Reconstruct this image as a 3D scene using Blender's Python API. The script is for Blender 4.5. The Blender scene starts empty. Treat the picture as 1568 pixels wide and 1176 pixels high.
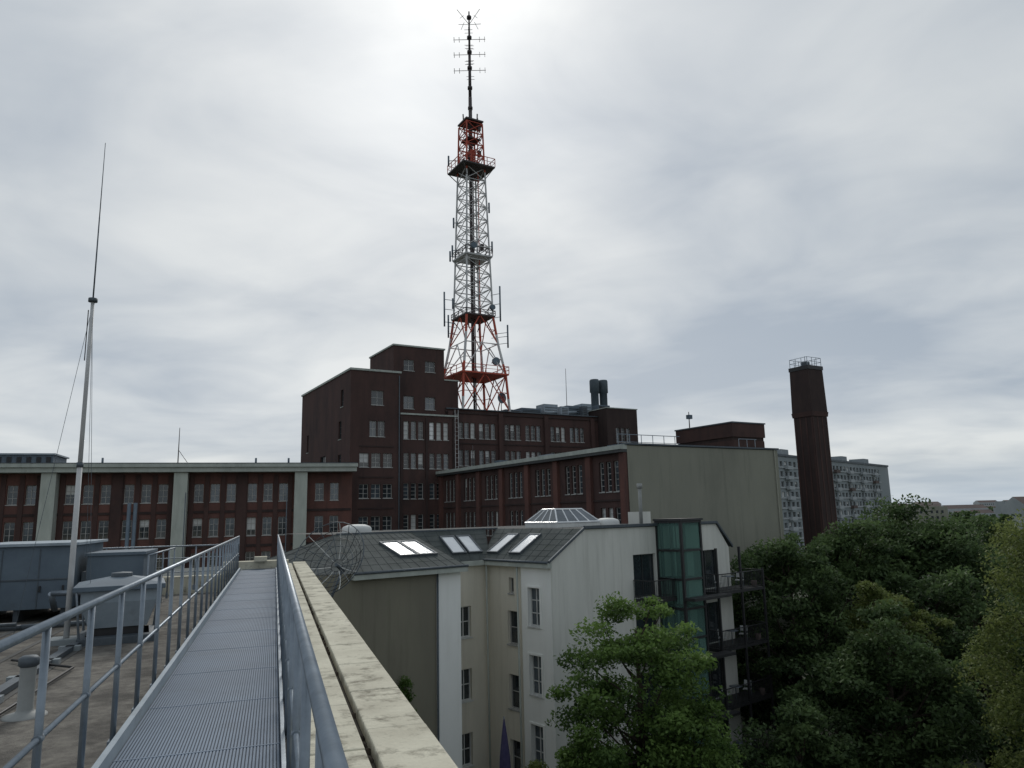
import bpy, math, random
import numpy as np
from mathutils import Vector, Matrix
random.seed(4); rng = np.random.default_rng(4)
sc = bpy.context.scene
G = -18.0          # ground level; z=0 is the eye level of the photographer on the roof

# ------------------------------------------------------------------ materials
def mat(name, c1, c2=None, scale=1.0, rough=.8, metal=0, bump=0, bscale=20, stretch=(1,1,1), dirt=0, dscale=.3, dcol=(.05,.05,.045), dthr=.55, spec=.4, streak=0):
    m = bpy.data.materials.new(name); m.use_nodes = True
    nt = m.node_tree; N = nt.nodes; L = nt.links
    b = N['Principled BSDF']
    b.inputs['Roughness'].default_value = rough; b.inputs['Metallic'].default_value = metal
    b.inputs['Specular IOR Level'].default_value = spec
    c2 = c2 or tuple(x*.75 for x in c1)
    tc = N.new('ShaderNodeTexCoord'); mp = N.new('ShaderNodeMapping'); mp.inputs['Scale'].default_value = stretch
    L.new(tc.outputs['Object'], mp.inputs[0])
    n = N.new('ShaderNodeTexNoise'); n.inputs['Scale'].default_value = scale; n.inputs['Detail'].default_value = 8; n.inputs['Roughness'].default_value = .65
    L.new(mp.outputs[0], n.inputs[0])
    r = N.new('ShaderNodeValToRGB'); r.color_ramp.elements[0].position = .35; r.color_ramp.elements[1].position = .65
    r.color_ramp.elements[0].color = (*c1,1); r.color_ramp.elements[1].color = (*c2,1)
    L.new(n.outputs['Fac'], r.inputs[0]); out = r.outputs[0]
    def overlay(out, sc_, mapping, thr, amt, col, det=10):
        n2 = N.new('ShaderNodeTexNoise'); n2.inputs['Scale'].default_value = sc_; n2.inputs['Detail'].default_value = det; n2.inputs['Roughness'].default_value = .7
        L.new(mapping.outputs[0], n2.inputs[0])
        r2 = N.new('ShaderNodeMapRange'); r2.inputs[1].default_value = thr; r2.inputs[2].default_value = thr+.15; r2.inputs[4].default_value = amt
        L.new(n2.outputs['Fac'], r2.inputs[0])
        mx = N.new('ShaderNodeMix'); mx.data_type = 'RGBA'
        L.new(r2.outputs[0], mx.inputs[0]); L.new(out, mx.inputs[6]); mx.inputs[7].default_value = (*col,1); return mx.outputs[2]
    if dirt: out = overlay(out, dscale, mp, dthr, dirt, dcol)
    if streak:
        mp2 = N.new('ShaderNodeMapping'); mp2.inputs['Scale'].default_value = (1,1,.06); L.new(tc.outputs['Object'], mp2.inputs[0])
        out = overlay(out, 2.2, mp2, .52, streak, dcol, 5)
    L.new(out, b.inputs['Base Color'])
    if bump:
        n3 = N.new('ShaderNodeTexNoise'); n3.inputs['Scale'].default_value = bscale; n3.inputs['Detail'].default_value = 6
        L.new(mp.outputs[0], n3.inputs[0])
        bp = N.new('ShaderNodeBump'); bp.inputs['Strength'].default_value = bump; bp.inputs['Distance'].default_value = .02
        L.new(n3.outputs['Fac'], bp.inputs['Height']); L.new(bp.outputs[0], b.inputs['Normal'])
    return m

M = {}
M['brick']   = mat('dark_red_brick', (.088,.052,.046), (.060,.039,.036), .5, .9, dirt=.5, dscale=.25, dcol=(.036,.029,.029), stretch=(1,1,.5), streak=.35, spec=.2)
M['brickred']= mat('red_brick', (.150,.073,.060), (.100,.054,.047), .6, .9, dirt=.5, dscale=.35, dcol=(.055,.042,.039), stretch=(1,1,.5), streak=.4, spec=.2)
M['brickdk'] = mat('brown_brick', (.060,.042,.038), (.042,.031,.030), .7, .9, stretch=(1,1,.4), streak=.3, dcol=(.024,.02,.02), spec=.2)
M['corn']    = mat('painted_cornice', (.42,.45,.41), (.33,.36,.33), 1.5, .8, stretch=(1,1,.3), streak=.25, dcol=(.2,.21,.19))
M['pil']     = mat('concrete_pillar', (.46,.49,.44), (.36,.39,.35), 1.5, .85, stretch=(1,1,.3), streak=.4, dcol=(.24,.25,.22))
M['gable']   = mat('grey_render', (.275,.275,.225), (.235,.235,.195), .25, .95, dirt=.5, dscale=.12, dcol=(.165,.165,.138), stretch=(1,1,.4), streak=.4, spec=.15)
M['olive']   = mat('olive_render', (.21,.20,.155), (.18,.17,.135), .5, .95, dirt=.4, dscale=.3, dcol=(.12,.115,.09), stretch=(1,1,.3), streak=.3, spec=.15)
M['white']   = mat('white_render', (.84,.85,.82), (.79,.80,.77), .6, .9, dirt=.2, dscale=.5, dcol=(.6,.6,.55), stretch=(1,1,.3), streak=.15)
M['cream']   = mat('cream_render', (.72,.68,.58), (.64,.61,.52), .7, .9, dirt=.25, dscale=.5, dcol=(.46,.42,.34), stretch=(1,1,.3), streak=.3)
M['greywhite']= mat('offwhite_render', (.68,.68,.63), (.58,.585,.54), .5, .9, dirt=.35, dscale=.35, dcol=(.42,.42,.38), stretch=(1,1,.25), streak=.4)
M['zinc']    = mat('slate_grey_roof', (.085,.097,.094), (.058,.067,.066), 1.2, .85, .0, stretch=(1,1,1), spec=.12, dirt=.5, dscale=.8, dcol=(.040,.050,.038), bump=.4, bscale=25)
M['flatroof']= mat('bitumen_roof', (.12,.12,.115), (.08,.08,.075), .7, .9, dirt=.5, dscale=.3, dcol=(.05,.05,.045))
M['gravel']  = mat('gravelly_roof_felt', (.22,.205,.175), (.11,.10,.088), 5.5, .95, bump=.9, bscale=55, dirt=.75, dscale=.9, dcol=(.055,.05,.044), dthr=.46)
M['frame']   = mat('window_frame', (.42,.42,.40), (.32,.32,.31), 3, .6)
M['framedk'] = mat('dark_frame', (.05,.055,.055), (.035,.04,.04), 3, .5)
M['glass']   = mat('window_glass', (.02,.025,.03), (.035,.045,.05), 1.5, .06, spec=.8)
M['glass2']  = mat('reflecting_glass', (.08,.10,.12), (.04,.055,.065), .9, .08, spec=1.0)
M['blind']   = mat('white_blinds', (.62,.63,.61), (.5,.51,.5), 2, .6)
M['skyl']    = mat('skylight_glass', (.78,.80,.80), (.66,.68,.70), 1.5, .15, spec=1.0)
M['galv']    = mat('galvanised_steel', (.25,.29,.33), (.18,.21,.24), 6, .42, .6, bump=.05, bscale=40)
M['galvdk']  = mat('weathered_steel', (.11,.13,.145), (.08,.095,.11), 6, .6, .4)
M['deck']    = mat('steel_grating', (.130,.180,.245), (.100,.14,.195), 1.0, .6, .2, dirt=.4, dscale=1.3, dcol=(.075,.10,.13))
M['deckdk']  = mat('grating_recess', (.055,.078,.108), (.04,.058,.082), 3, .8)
M['coping']  = mat('concrete_coping', (.64,.61,.49), (.49,.46,.365), 1.6, .92, bump=.6, bscale=30, dirt=.9, dscale=3.0, dcol=(.15,.135,.10), dthr=.52, spec=.2)
M['copjoint']= mat('coping_joint', (.07,.06,.045), (.045,.04,.032), 6, .95)
M['hvac']    = mat('hvac_sheet_metal', (.13,.17,.205), (.10,.132,.165), 1.4, .65, .1, dirt=.45, dscale=1.1, dcol=(.07,.08,.085))
M['hvaclt']  = mat('hvac_light_metal', (.32,.37,.41), (.24,.29,.33), 1.4, .6, .1, dirt=.45, dscale=1.5, dcol=(.15,.155,.15))
M['tank']    = mat('blue_grey_cowl', (.085,.11,.125), (.06,.08,.095), 1.4, .6, .2)
M['black']   = mat('black_metal', (.02,.021,.022), (.03,.03,.032), 2, .5)
M['tred']    = mat('red_tower_paint', (.50,.085,.045), (.36,.07,.045), 1, .6)
M['twhite']  = mat('white_tower_paint', (.60,.60,.59), (.42,.42,.42), 1, .6)
M['tdark']   = mat('dark_tower_steel', (.075,.055,.055), (.05,.045,.045), 1, .6)
M['bark']    = mat('bark', (.07,.055,.04), (.04,.032,.025), 4, .95, stretch=(1,1,.2))
M['conc']    = mat('panel_concrete', (.27,.30,.31), (.22,.25,.26), .1, .9)
M['conclt']  = mat('panel_concrete_light', (.38,.40,.41), (.33,.36,.37), .1, .9)
M['ground']  = mat('ground', (.07,.075,.05), (.045,.055,.03), .02, .95)
M['rooftile']= mat('roof_tiles', (.12,.09,.08), (.09,.07,.065), .1, .9)
M['purple']  = mat('purple_fabric', (.09,.08,.17), (.06,.055,.13), 3, .9)
M['plastic'] = mat('vent_grey', (.30,.31,.30), (.24,.25,.24), 3, .6)

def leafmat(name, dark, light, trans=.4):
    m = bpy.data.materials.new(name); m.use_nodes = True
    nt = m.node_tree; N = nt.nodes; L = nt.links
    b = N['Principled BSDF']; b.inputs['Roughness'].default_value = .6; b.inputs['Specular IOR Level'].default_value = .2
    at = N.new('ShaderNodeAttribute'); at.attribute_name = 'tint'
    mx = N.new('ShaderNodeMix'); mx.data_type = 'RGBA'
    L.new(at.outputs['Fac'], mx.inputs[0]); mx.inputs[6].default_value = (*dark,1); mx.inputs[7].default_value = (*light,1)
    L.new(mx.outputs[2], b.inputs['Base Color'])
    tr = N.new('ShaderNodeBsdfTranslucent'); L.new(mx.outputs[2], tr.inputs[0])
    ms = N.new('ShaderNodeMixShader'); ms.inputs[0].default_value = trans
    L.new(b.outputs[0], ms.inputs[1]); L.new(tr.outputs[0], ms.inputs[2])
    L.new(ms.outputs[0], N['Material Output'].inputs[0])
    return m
LF_mid  = leafmat('leaves_green', (.040,.080,.020), (.17,.27,.070))
LF_dark = leafmat('leaves_dark', (.028,.052,.020), (.115,.175,.066))
LF_yel  = leafmat('leaves_birch', (.070,.10,.024), (.22,.26,.085))

# ------------------------------------------------------------------ mesh builder
class MB:
    def __init__(s): s.v=[]; s.f=[]; s.m=[]; s.sm=[]; s.mats=[]
    def mi(s,k):
        mm = M[k] if isinstance(k,str) else k
        if mm not in s.mats: s.mats.append(mm)
        return s.mats.index(mm)
    def poly(s,pts,k,sm=False):
        i=len(s.v); s.v += [tuple(p) for p in pts]; s.f.append(tuple(range(i,i+len(pts)))); s.m.append(s.mi(k)); s.sm.append(sm)
    def hexa(s,P,k):
        i=len(s.v); s.v += [tuple(p) for p in P]; mi=s.mi(k)
        for f in ((0,3,2,1),(4,5,6,7),(0,1,5,4),(1,2,6,5),(2,3,7,6),(3,0,4,7)):
            s.f.append(tuple(i+j for j in f)); s.m.append(mi); s.sm.append(False)
    def box(s,x0,x1,y0,y1,z0,z1,k):
        s.hexa([(x0,y0,z0),(x1,y0,z0),(x1,y1,z0),(x0,y1,z0),(x0,y0,z1),(x1,y0,z1),(x1,y1,z1),(x0,y1,z1)],k)
    def tube(s,p1,p2,r1,r2=None,k='galv',n=8,cap=True):
        r2 = r1 if r2 is None else r2
        p1=Vector(p1); p2=Vector(p2); d=(p2-p1)
        if d.length<1e-6: return
        d.normalize(); a=d.orthogonal().normalized(); b=d.cross(a)
        i=len(s.v); mi=s.mi(k)
        for j in range(n):
            t=2*math.pi*j/n; o=a*math.cos(t)+b*math.sin(t)
            s.v.append(tuple(p1+o*r1)); s.v.append(tuple(p2+o*r2))
        for j in range(n):
            q=(j+1)%n
            s.f.append((i+2*j,i+2*q,i+2*q+1,i+2*j+1)); s.m.append(mi); s.sm.append(n>5)
        if cap:
            s.f.append(tuple(i+2*j for j in range(n))[::-1]); s.m.append(mi); s.sm.append(False)
            s.f.append(tuple(i+2*j+1 for j in range(n))); s.m.append(mi); s.sm.append(False)
    def path(s,pts,r,k,n=6):
        for a,b in zip(pts[:-1],pts[1:]): s.tube(a,b,r,r,k,n)
    def lathe(s,c,prof,k,n=24,sm=True,a0=0):
        mi=s.mi(k); i=len(s.v)
        for r,z in prof:
            for j in range(n):
                t=2*math.pi*j/n+a0; s.v.append((c[0]+r*math.cos(t),c[1]+r*math.sin(t),c[2]+z))
        for a in range(len(prof)-1):
            for j in range(n):
                q=(j+1)%n
                s.f.append((i+a*n+j,i+a*n+q,i+(a+1)*n+q,i+(a+1)*n+j)); s.m.append(mi); s.sm.append(sm)
    def make(s,name,parent=None,bevel=0):
        me=bpy.data.meshes.new(name); me.from_pydata(s.v,[],s.f)
        for mm in s.mats: me.materials.append(mm)
        me.polygons.foreach_set('material_index',s.m); me.polygons.foreach_set('use_smooth',s.sm); me.update()
        o=bpy.data.objects.new(name,me); sc.collection.objects.link(o)
        if parent: o.parent=parent
        if bevel:
            b=o.modifiers.new('bevel','BEVEL'); b.width=bevel; b.segments=2; b.limit_method='ANGLE'
        return o
def empty(name,loc=(0,0,0),rz=0):
    e=bpy.data.objects.new(name,None); e.empty_display_size=.5; e.location=loc; e.rotation_euler=(0,0,rz); sc.collection.objects.link(e); return e

def facade(mb,p0,d,L,z0,z1,rects,wall,frame='frame',depth=.22,glass=None,zones=None):
    """vertical wall with real openings, reveals, glass and glazing bars. rect=(u0,u1,z0,z1,nx,nz)"""
    d=Vector((d[0],d[1])); n=Vector((d.y,-d.x))
    def P(u,z,dep=0): return (p0[0]+d.x*u-n.x*dep, p0[1]+d.y*u-n.y*dep, z)
    us=sorted(set([0,L]+[r[0] for r in rects]+[r[1] for r in rects]+([z_[0] for z_ in zones] if zones else [])))
    zs=sorted(set([z0,z1]+[r[2] for r in rects]+[r[3] for r in rects]))
    for i in range(len(us)-1):
        uc=(us[i]+us[i+1])/2; w=wall
        if zones:
            for z_ in zones:
                if uc>z_[0]: w=z_[1]
        col=[r for r in rects if r[0]<uc<r[1]]
        start=None
        for j in range(len(zs)-1):
            zc=(zs[j]+zs[j+1])/2
            hole=any(r[2]<zc<r[3] for r in col)
            if hole:
                if start is not None: mb.poly([P(us[i],start),P(us[i+1],start),P(us[i+1],zs[j]),P(us[i],zs[j])],w); start=None
            elif start is None: start=zs[j]
        if start is not None: mb.poly([P(us[i],start),P(us[i+1],start),P(us[i+1],z1),P(us[i],z1)],w)
    def pb(u0,u1,a,b,d0,d1,k):
        mb.hexa([P(u0,a,d0),P(u1,a,d0),P(u1,a,d1),P(u0,a,d1),P(u0,b,d0),P(u1,b,d0),P(u1,b,d1),P(u0,b,d1)],k)
    for r in rects:
        u0,u1,a,b=r[:4]; nx=r[4] if len(r)>4 else 1; nz=r[5] if len(r)>5 else 2
        gl=glass or random.choice(['glass','glass','glass2','glass2','glass','blind'] if len(r)<7 else r[6])
        mb.poly([P(u0,a),P(u0,b),P(u0,b,depth),P(u0,a,depth)],wall); mb.poly([P(u1,a),P(u1,a,depth),P(u1,b,depth),P(u1,b)],wall)
        mb.poly([P(u0,b),P(u1,b),P(u1,b,depth),P(u0,b,depth)],wall); mb.poly([P(u0,a),P(u0,a,depth),P(u1,a,depth),P(u1,a)],frame)
        if gl=='blind' and random.random()<.7 and len(r)<7:
            zb=a+(b-a)*random.choice([.3,.5,.6]); mb.poly([P(u0,a,depth),P(u1,a,depth),P(u1,zb,depth),P(u0,zb,depth)],'glass'); mb.poly([P(u0,zb,depth),P(u1,zb,depth),P(u1,b,depth),P(u0,b,depth)],gl)
        else: mb.poly([P(u0,a,depth),P(u1,a,depth),P(u1,b,depth),P(u0,b,depth)],gl)
        fw=.06; e=.003
        pb(u0+e,u0+fw,a+e,b-e,depth-.06,depth-.004,frame); pb(u1-fw,u1-e,a+e,b-e,depth-.06,depth-.004,frame)
        pb(u0+fw,u1-fw,a+e,a+fw,depth-.06,depth-.004,frame); pb(u0+fw,u1-fw,b-fw,b-e,depth-.06,depth-.004,frame)
        for q in range(1,nx):
            uu=u0+(u1-u0)*q/nx; pb(uu-.028,uu+.028,a+fw,b-fw,depth-.05,depth-.006,frame)
        for q in range(1,nz):
            zz=a+(b-a)*q/nz; pb(u0+fw,u1-fw,zz-.022,zz+.022,depth-.045,depth-.008,frame)
        if u1-u0>.3: pb(u0-.05,u1+.05,a-.07,a-.002,-.06,.0-.003,frame if frame!='framedk' else 'corn')
    return P,pb

def solid(mb,s0,s1,t0,t1,z0,z1,wall,roof='flatroof',skip=''):
    if 'F' not in skip: mb.poly([(s0,t0,z0),(s1,t0,z0),(s1,t0,z1),(s0,t0,z1)],wall)
    if 'L' not in skip: mb.poly([(s0,t1,z0),(s0,t0,z0),(s0,t0,z1),(s0,t1,z1)],wall)
    if 'R' not in skip: mb.poly([(s1,t0,z0),(s1,t1,z0),(s1,t1,z1),(s1,t0,z1)],wall)
    if 'B' not in skip: mb.poly([(s1,t1,z0),(s0,t1,z0),(s0,t1,z1),(s1,t1,z1)],wall)
    mb.poly([(s0,t0,z1-.02),(s1,t0,z1-.02),(s1,t1,z1-.02),(s0,t1,z1-.02)],roof)
def rim(mb,s0,s1,t0,t1,z,k='corn',o=.15,h=.25,w=.45):
    mb.box(s0-o,s1+o,t0-o,t0-o+w,z,z+h,k); mb.box(s0-o,s1+o,t1+o-w,t1+o,z,z+h,k)
    mb.box(s0-o,s0-o+w,t0-o+w,t1+o-w,z,z+h,k); mb.box(s1+o-w,s1+o,t0-o+w,t1+o-w,z,z+h,k)

def group(c,n,w,g,z,h,nx=1,nz=3,gl=None):
    tot=n*w+(n-1)*g; out=[]
    for i in range(n):
        u=c-tot/2+i*(w+g); r=(u,u+w,z-h/2,z+h/2,nx,nz)
        out.append(r+((gl,) if gl else ()))
    return out

# ------------------------------------------------------------------ ground
mb=MB(); mb.poly([(-6000,-6000,G),(6000,-6000,G),(6000,6000,G),(-6000,6000,G)],'ground'); mb.make('ground')

# ------------------------------------------------------------------ brick office building (complex), local frame
C=empty('brick_office_building',(-17.3,78,0),math.radians(30.5))
mb=MB()
r=group(3,1,1.4,0,12.9,1.6,2,2)+group(3,2,.8,.12,9.5,1.7,2,2)
for z in (6.1,2.8,-.6,-4): r+=group(2.9,3,1.05,.28,z,1.5,2,3)
P,pb=facade(mb,(0,0),(1,0),5.64,G,15.8,r,'brick')
for z in (7.6,4.3,1.0): pb(1.0,4.9,z-.1,z+.05,-.06,-.002,'brickdk')
r=group(3.0,1,.9,0,13.1,1.9,1,3)+group(3.6,1,1.0,0,9.6,2.0,1,3)+group(16.8,1,.8,0,9.3,2.2,1,3)+group(3.6,1,1,0,6.1,1.6,1,3)+group(10,1,2.2,0,6.3,1.8,2,2)+group(17,1,.8,0,5.3,1.6,1,3)
r=[(20-b,20-a,c_,d_,e_,f_) for a,b,c_,d_,e_,f_ in r]
facade(mb,(0,20),(0,-1),20,G,15.8,r,'brick',frame='framedk')
solid(mb,0,5.64,0,20,G,15.8,'brick',skip='FL'); rim(mb,0,5.64,0,20,15.8,'corn',.12,.22,.4)
r=[]
for z in (9.5,6.1,2.8,-.6,-4):
    r+=group(1.6,3,.62,.25,z,2.0 if z>9 else 1.7,1,4); r+=group(4.7,3,.62,.25,z,2.0 if z>9 else 1.7,1,4,['skyl','blind'] if z>9 else None)
P,pb=facade(mb,(5.64,0),(1,0),6.96,G,11.2,r,'brick')
for u in (.12,3.15,6.5): pb(u-.12,u+.12,G,11.0,-.12,-.002,'brickdk')
solid(mb,5.64,12.6,0,4,G,11.2,'brick',skip='FL')
mb.box(5.66,12.7,-.14,.3,11.2,11.38,'corn')
r=group(1.9,1,1.3,0,13.1,1.5,2,2)+group(4.6,1,1.3,0,13.1,1.5,2,2)+group(1.9,1,1.3,0,17.5,1.3,2,2)+group(4.6,1,1.3,0,17.5,1.3,2,2)
facade(mb,(6.01,3),(1,0),6.43,10,19.7,r,'brick')
solid(mb,6.01,12.44,3,11.05,10,19.7,'brick',skip='F'); rim(mb,6.01,12.44,3,11.05,19.7,'corn',.12,.18,.4)
mb.box(12.45,14.3,3.05,11,10,16,'brick'); mb.box(12.45,14.4,2.95,11.1,16,16.15,'corn')
r=[]
for c in (2.2,5.0,8.6,11.6,15.4,18.4):
    for z in (10.1,6.8,3.4): r+=group(c+.6,3,.62,.2,z,1.9,1,4)
P,pb=facade(mb,(12.6,3.02),(1,0),22.46,G,12.6,r,'brick')
for u in (.5,7.4,14.1,21.4): pb(u-.3,u+.3,G,12.3,-.3,-.002,'brick')
pb(0,22.4,12.1,12.35,-.12,-.003,'brickdk'); pb(.9,22,8.45,8.6,-.07,-.003,'brickdk')
solid(mb,12.6,35.06,3.02,13,G,12.6,'brick',skip='F')
mb.box(12.6,35.0,2.8,3.3,12.6,12.72,'galvdk')
r=group(2.6,3,.62,.25,10.1,1.9,1,4)+group(2.6,3,.62,.25,6.8,1.9,1,4)
facade(mb,(35.06,1),(1,0),5.14,G,13.6,r,'brickdk'); solid(mb,35.06,40.2,1,13,G,13.6,'brickdk',skip='F'); rim(mb,35.06,40.2,1,13,13.6,'corn',.08,.12,.3)
mb.make('main_block_walls',C)
mb=MB(); r=[]; L6=32.9; nb=7; bay=L6/nb
for i in range(nb):
    c=(i+.5)*bay
    for z in (2.7,-.8,-4.3): r+=group(c,3,.62,.28,z,2.3,1,5)
P,pb=facade(mb,(10.5,-.02),(0,-1),L6-.02,G,4.4,r,'brick')
for i in range(nb+1):
    u=min(max(i*bay,.35),L6-.4); pb(u-.32,u+.32,G,4.38,-.28,-.003,'brickred')
for z in (.95,-2.5): pb(.8,L6-.8,z-.12,z+.02,-.08,-.002,'brickdk')
pb(-.0,L6-.02,4.4,4.62,-.55,0,'framedk'); pb(-.0,L6-.02,4.622,4.95,-.62,.0,'corn')
mb.poly([(10.5,-.02,4.95),(10.5,-32.9,4.95),(26.9,-32.9,4.95),(26.9,-.02,4.95)],'flatroof')
mb.poly([(10.5,-32.9,G),(26.9,-32.9,G),(26.9,-32.9,4.9),(10.5,-32.9,4.9)],'gable')
mb.poly([(26.9,-32.9,G),(26.9,0,G),(26.9,0,4.9),(26.9,-32.9,4.9)],'gable')
mb.box(10.3,27.0,-33.0,-32.6,4.952,5.08,'galvdk'); mb.box(26.6,27.05,-32.6,0,4.952,5.08,'galvdk')
mb.tube((10.35,-32.7,4.4),(10.35,-32.7,G),.07,.07,'corn',8)
mb.tube((26.4,-33.0,4.9),(26.4,-33.0,G),.05,.05,'gable',6)
mb.make('long_wing_walls',C)
mb=MB()
for i,(s,t,w,d,h,k) in enumerate([(25,6,3,2,1.2,'hvac'),(28.5,6,2.2,2,1.9,'hvaclt'),(31.5,5,2.6,2.2,1.7,'hvac'),(34,5,1.6,2,2.1,'hvaclt'),(22,5,2.2,1.6,.7,'hvac'),(36,4,2,3,.9,'hvac'),(29.6,3.6,1.2,1,1.3,'hvaclt'),(33.0,3.5,.8,.8,1.5,'galvdk')]):
    z=12.6 if s<35 else 13.6
    mb.box(s,s+w,t,t+d,z+.2,z+h,k)
    for q in range(4): mb.box(s+.15,s+w-.15,t-.04,t-.004,z+.35+q*(h-.5)/4,z+.42+q*(h-.5)/4,'black')
    for a in (s+.2,s+w-.3): mb.box(a,a+.12,t+.2,t+d-.2,z-.02,z+.2,'black')
mb.tube((27.8,5,13.2),(33,5,13.4),.22,None,'hvaclt',10)
for s in (37.0,38.5):
    mb.lathe((s,6,13.6),[(.55,0),(.55,2.9),(.68,3.0),(.68,4.6),(.6,4.8),(0,4.85)],'tank',16)
mb.box(36.2,39.3,5.2,7,13.62,14.4,'hvac')
mb.tube((32.2,6,12.6),(32.2,6,19.6),.05,.03,'tdark',6)
mb.tube((20.8,4,12.6),(20.8,4,14.4),.06,.06,'twhite',6)
for j in range(16):
    a=2*math.pi*j/16; b=2*math.pi*(j+1)/16
    c=Vector((20.8,3.8,14.5)); 
    p=lambda t,r,o: c+Vector((r*math.cos(t)*.9,o,r*math.sin(t)))
    mb.poly([c+Vector((0,.25,0)),p(a,.7,0),p(b,.7,0)],'hvac')
for s in np.arange(12,19,1.2): mb.tube((s,-30,4.95),(s,-30,6.1),.03,.03,'galv',5)
mb.tube((12,-30,6.1),(18.5,-30,6.1),.03,.03,'galv',5); mb.tube((12,-30,5.5),(18.5,-30,5.5),.025,.025,'galv',5)
for s in np.arange(24.4,27,1.0): mb.tube((s,-31,4.95),(s,-31,6.0),.03,.03,'galv',5)
mb.tube((24.4,-31,6.0),(26.6,-31,6.0),.03,.03,'galv',5)
mb.box(14,16,-28,-26,4.96,5.6,'hvac')
mb.box(12.2,13.4,-20,-18,4.96,5.35,'hvaclt'); mb.box(13,14,-9,-8,4.96,5.6,'hvac'); mb.tube((11.5,-6,4.95),(11.5,-6,7.4),.05,.04,'tdark',6)
for x in (12.2,12.6): mb.tube((x,-.35,4.9),(x,-.35,12.0),.03,.03,'twhite',5)
for z in np.arange(5,12,.5): mb.tube((12.2,-.35,z),(12.6,-.35,z),.02,.02,'twhite',4)
mb.tube((5.5,-.1,G),(5.5,-.1,15.5),.06,None,'galvdk',6)
mb.make('roof_equipment',C)

D=empty('brick_rooftop_block',(-17.3,78,0),math.radians(30.5)); mb=MB()
mb.box(40.3,45.5,-15.6,-6.4,G,7.9,'brick'); mb.box(40.2,45.6,-15.7,-6.3,8.3,9.9,'brick'); mb.box(40.35,45.45,-15.55,-6.45,7.9,8.3,'brickdk')
mb.box(40.1,45.7,-15.8,-6.2,9.9,10.05,'galvdk')
for t in (-14,-12,-10,-8): mb.box(40.25,40.298,t,t+1.2,5.6,7.2,'glass')
mb.tube((41,-8,10),(41,-8,12.2),.07,.05,'tdark'); mb.box(40.7,41.3,-8.3,-7.8,11.3,11.8,'hvac')
mb.make('block_walls',D)

# ------------------------------------------------------------------ left brick wing (parallel to our roof)
Wr=math.radians(17.8)
W1=empty('brick_factory_building',(0,0,0),Wr); mb=MB(); r=[]
x0=-53; x1=7.5
pill=[2.4-11*i for i in range(6)]
for pc in pill:
    for c in (pc-8.0,pc-3.1):
        for z in (2.75,-.55,-3.85,-7.1):
            r+=group(c-x0,3,.85,.62,z,1.75,2,3)
for z in (2.75,-.55,-3.85,-7.1): r+=group(5.0-x0,2,.85,.62,z,1.75,2,3)
r=[q for q in r if q[0]>.2 and q[1]<x1-x0-.2]
P,pb=facade(mb,(x0,78),(1,0),x1-x0,G,4.7,r,'brickred',depth=.25)
for pc in pill:
    u=pc-x0
    if u>1: pb(u-.6,u+.6,G,4.66,-1.3,-.003,'pil')
    for c in (u-5.55,):
        if c>.5: pb(c-.45,c+.45,G,4.66,-.18,-.003,'brick')
    for c in (u-8.0,u-3.1):
        for o in (-2.1,-.735,.735,2.1):
            if c+o>.5: pb(c+o-.2,c+o+.2,G,4.5,-.10,-.0025,'brick')
for z in (1.15,-2.15,-5.4):
    pb(.1,x1-x0-.1,z-.35,z-.1,-.07,-.002,'brickdk')
pb(0,x1-x0+.3,4.7,5.15,-1.6,0,'corn'); pb(-.0,x1-x0+.4,5.152,5.5,-1.8,0,'corn'); pb(0,x1-x0+.4,5.502,5.56,-1.83,-.1,'galvdk')
solid(mb,x0,x1,78,92,G,5.5,'brickred',skip='F')
mb.make('wing_walls',W1)
mb=MB()
mb.box(-29,-21.2,84,89,5.5,6.9,'hvac'); mb.box(-29.2,-21,83.8,89.2,6.9,7.05,'hvaclt')
for i in range(9): mb.box(-28.6+i*.85,-28.2+i*.85,83.93,83.99,5.7,6.7,'black')
mb.tube((-9.2,79,5.5),(-9.2,79,9.2),.06,.03,'tdark',6); mb.tube((-9.2,79,7),(-8.2,79.6,5.5),.03,.03,'tdark',4)
for x in (-16,-2,1.2): mb.tube((x,80,5.5),(x,80,6.3),.1,.1,'hvac',8)
for x in (-12.4,-11.9): mb.tube((x,74,G),(x,74,1.8),.16,None,'hvac',10)
mb.tube((-7.6,72,G),(-7.6,72,2.6),.05,None,'galvdk',6); mb.tube((1.0,70,G),(1.0,70,2.9),.05,None,'galvdk',6)
mb.make('wing_roof_equipment',W1)

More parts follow.
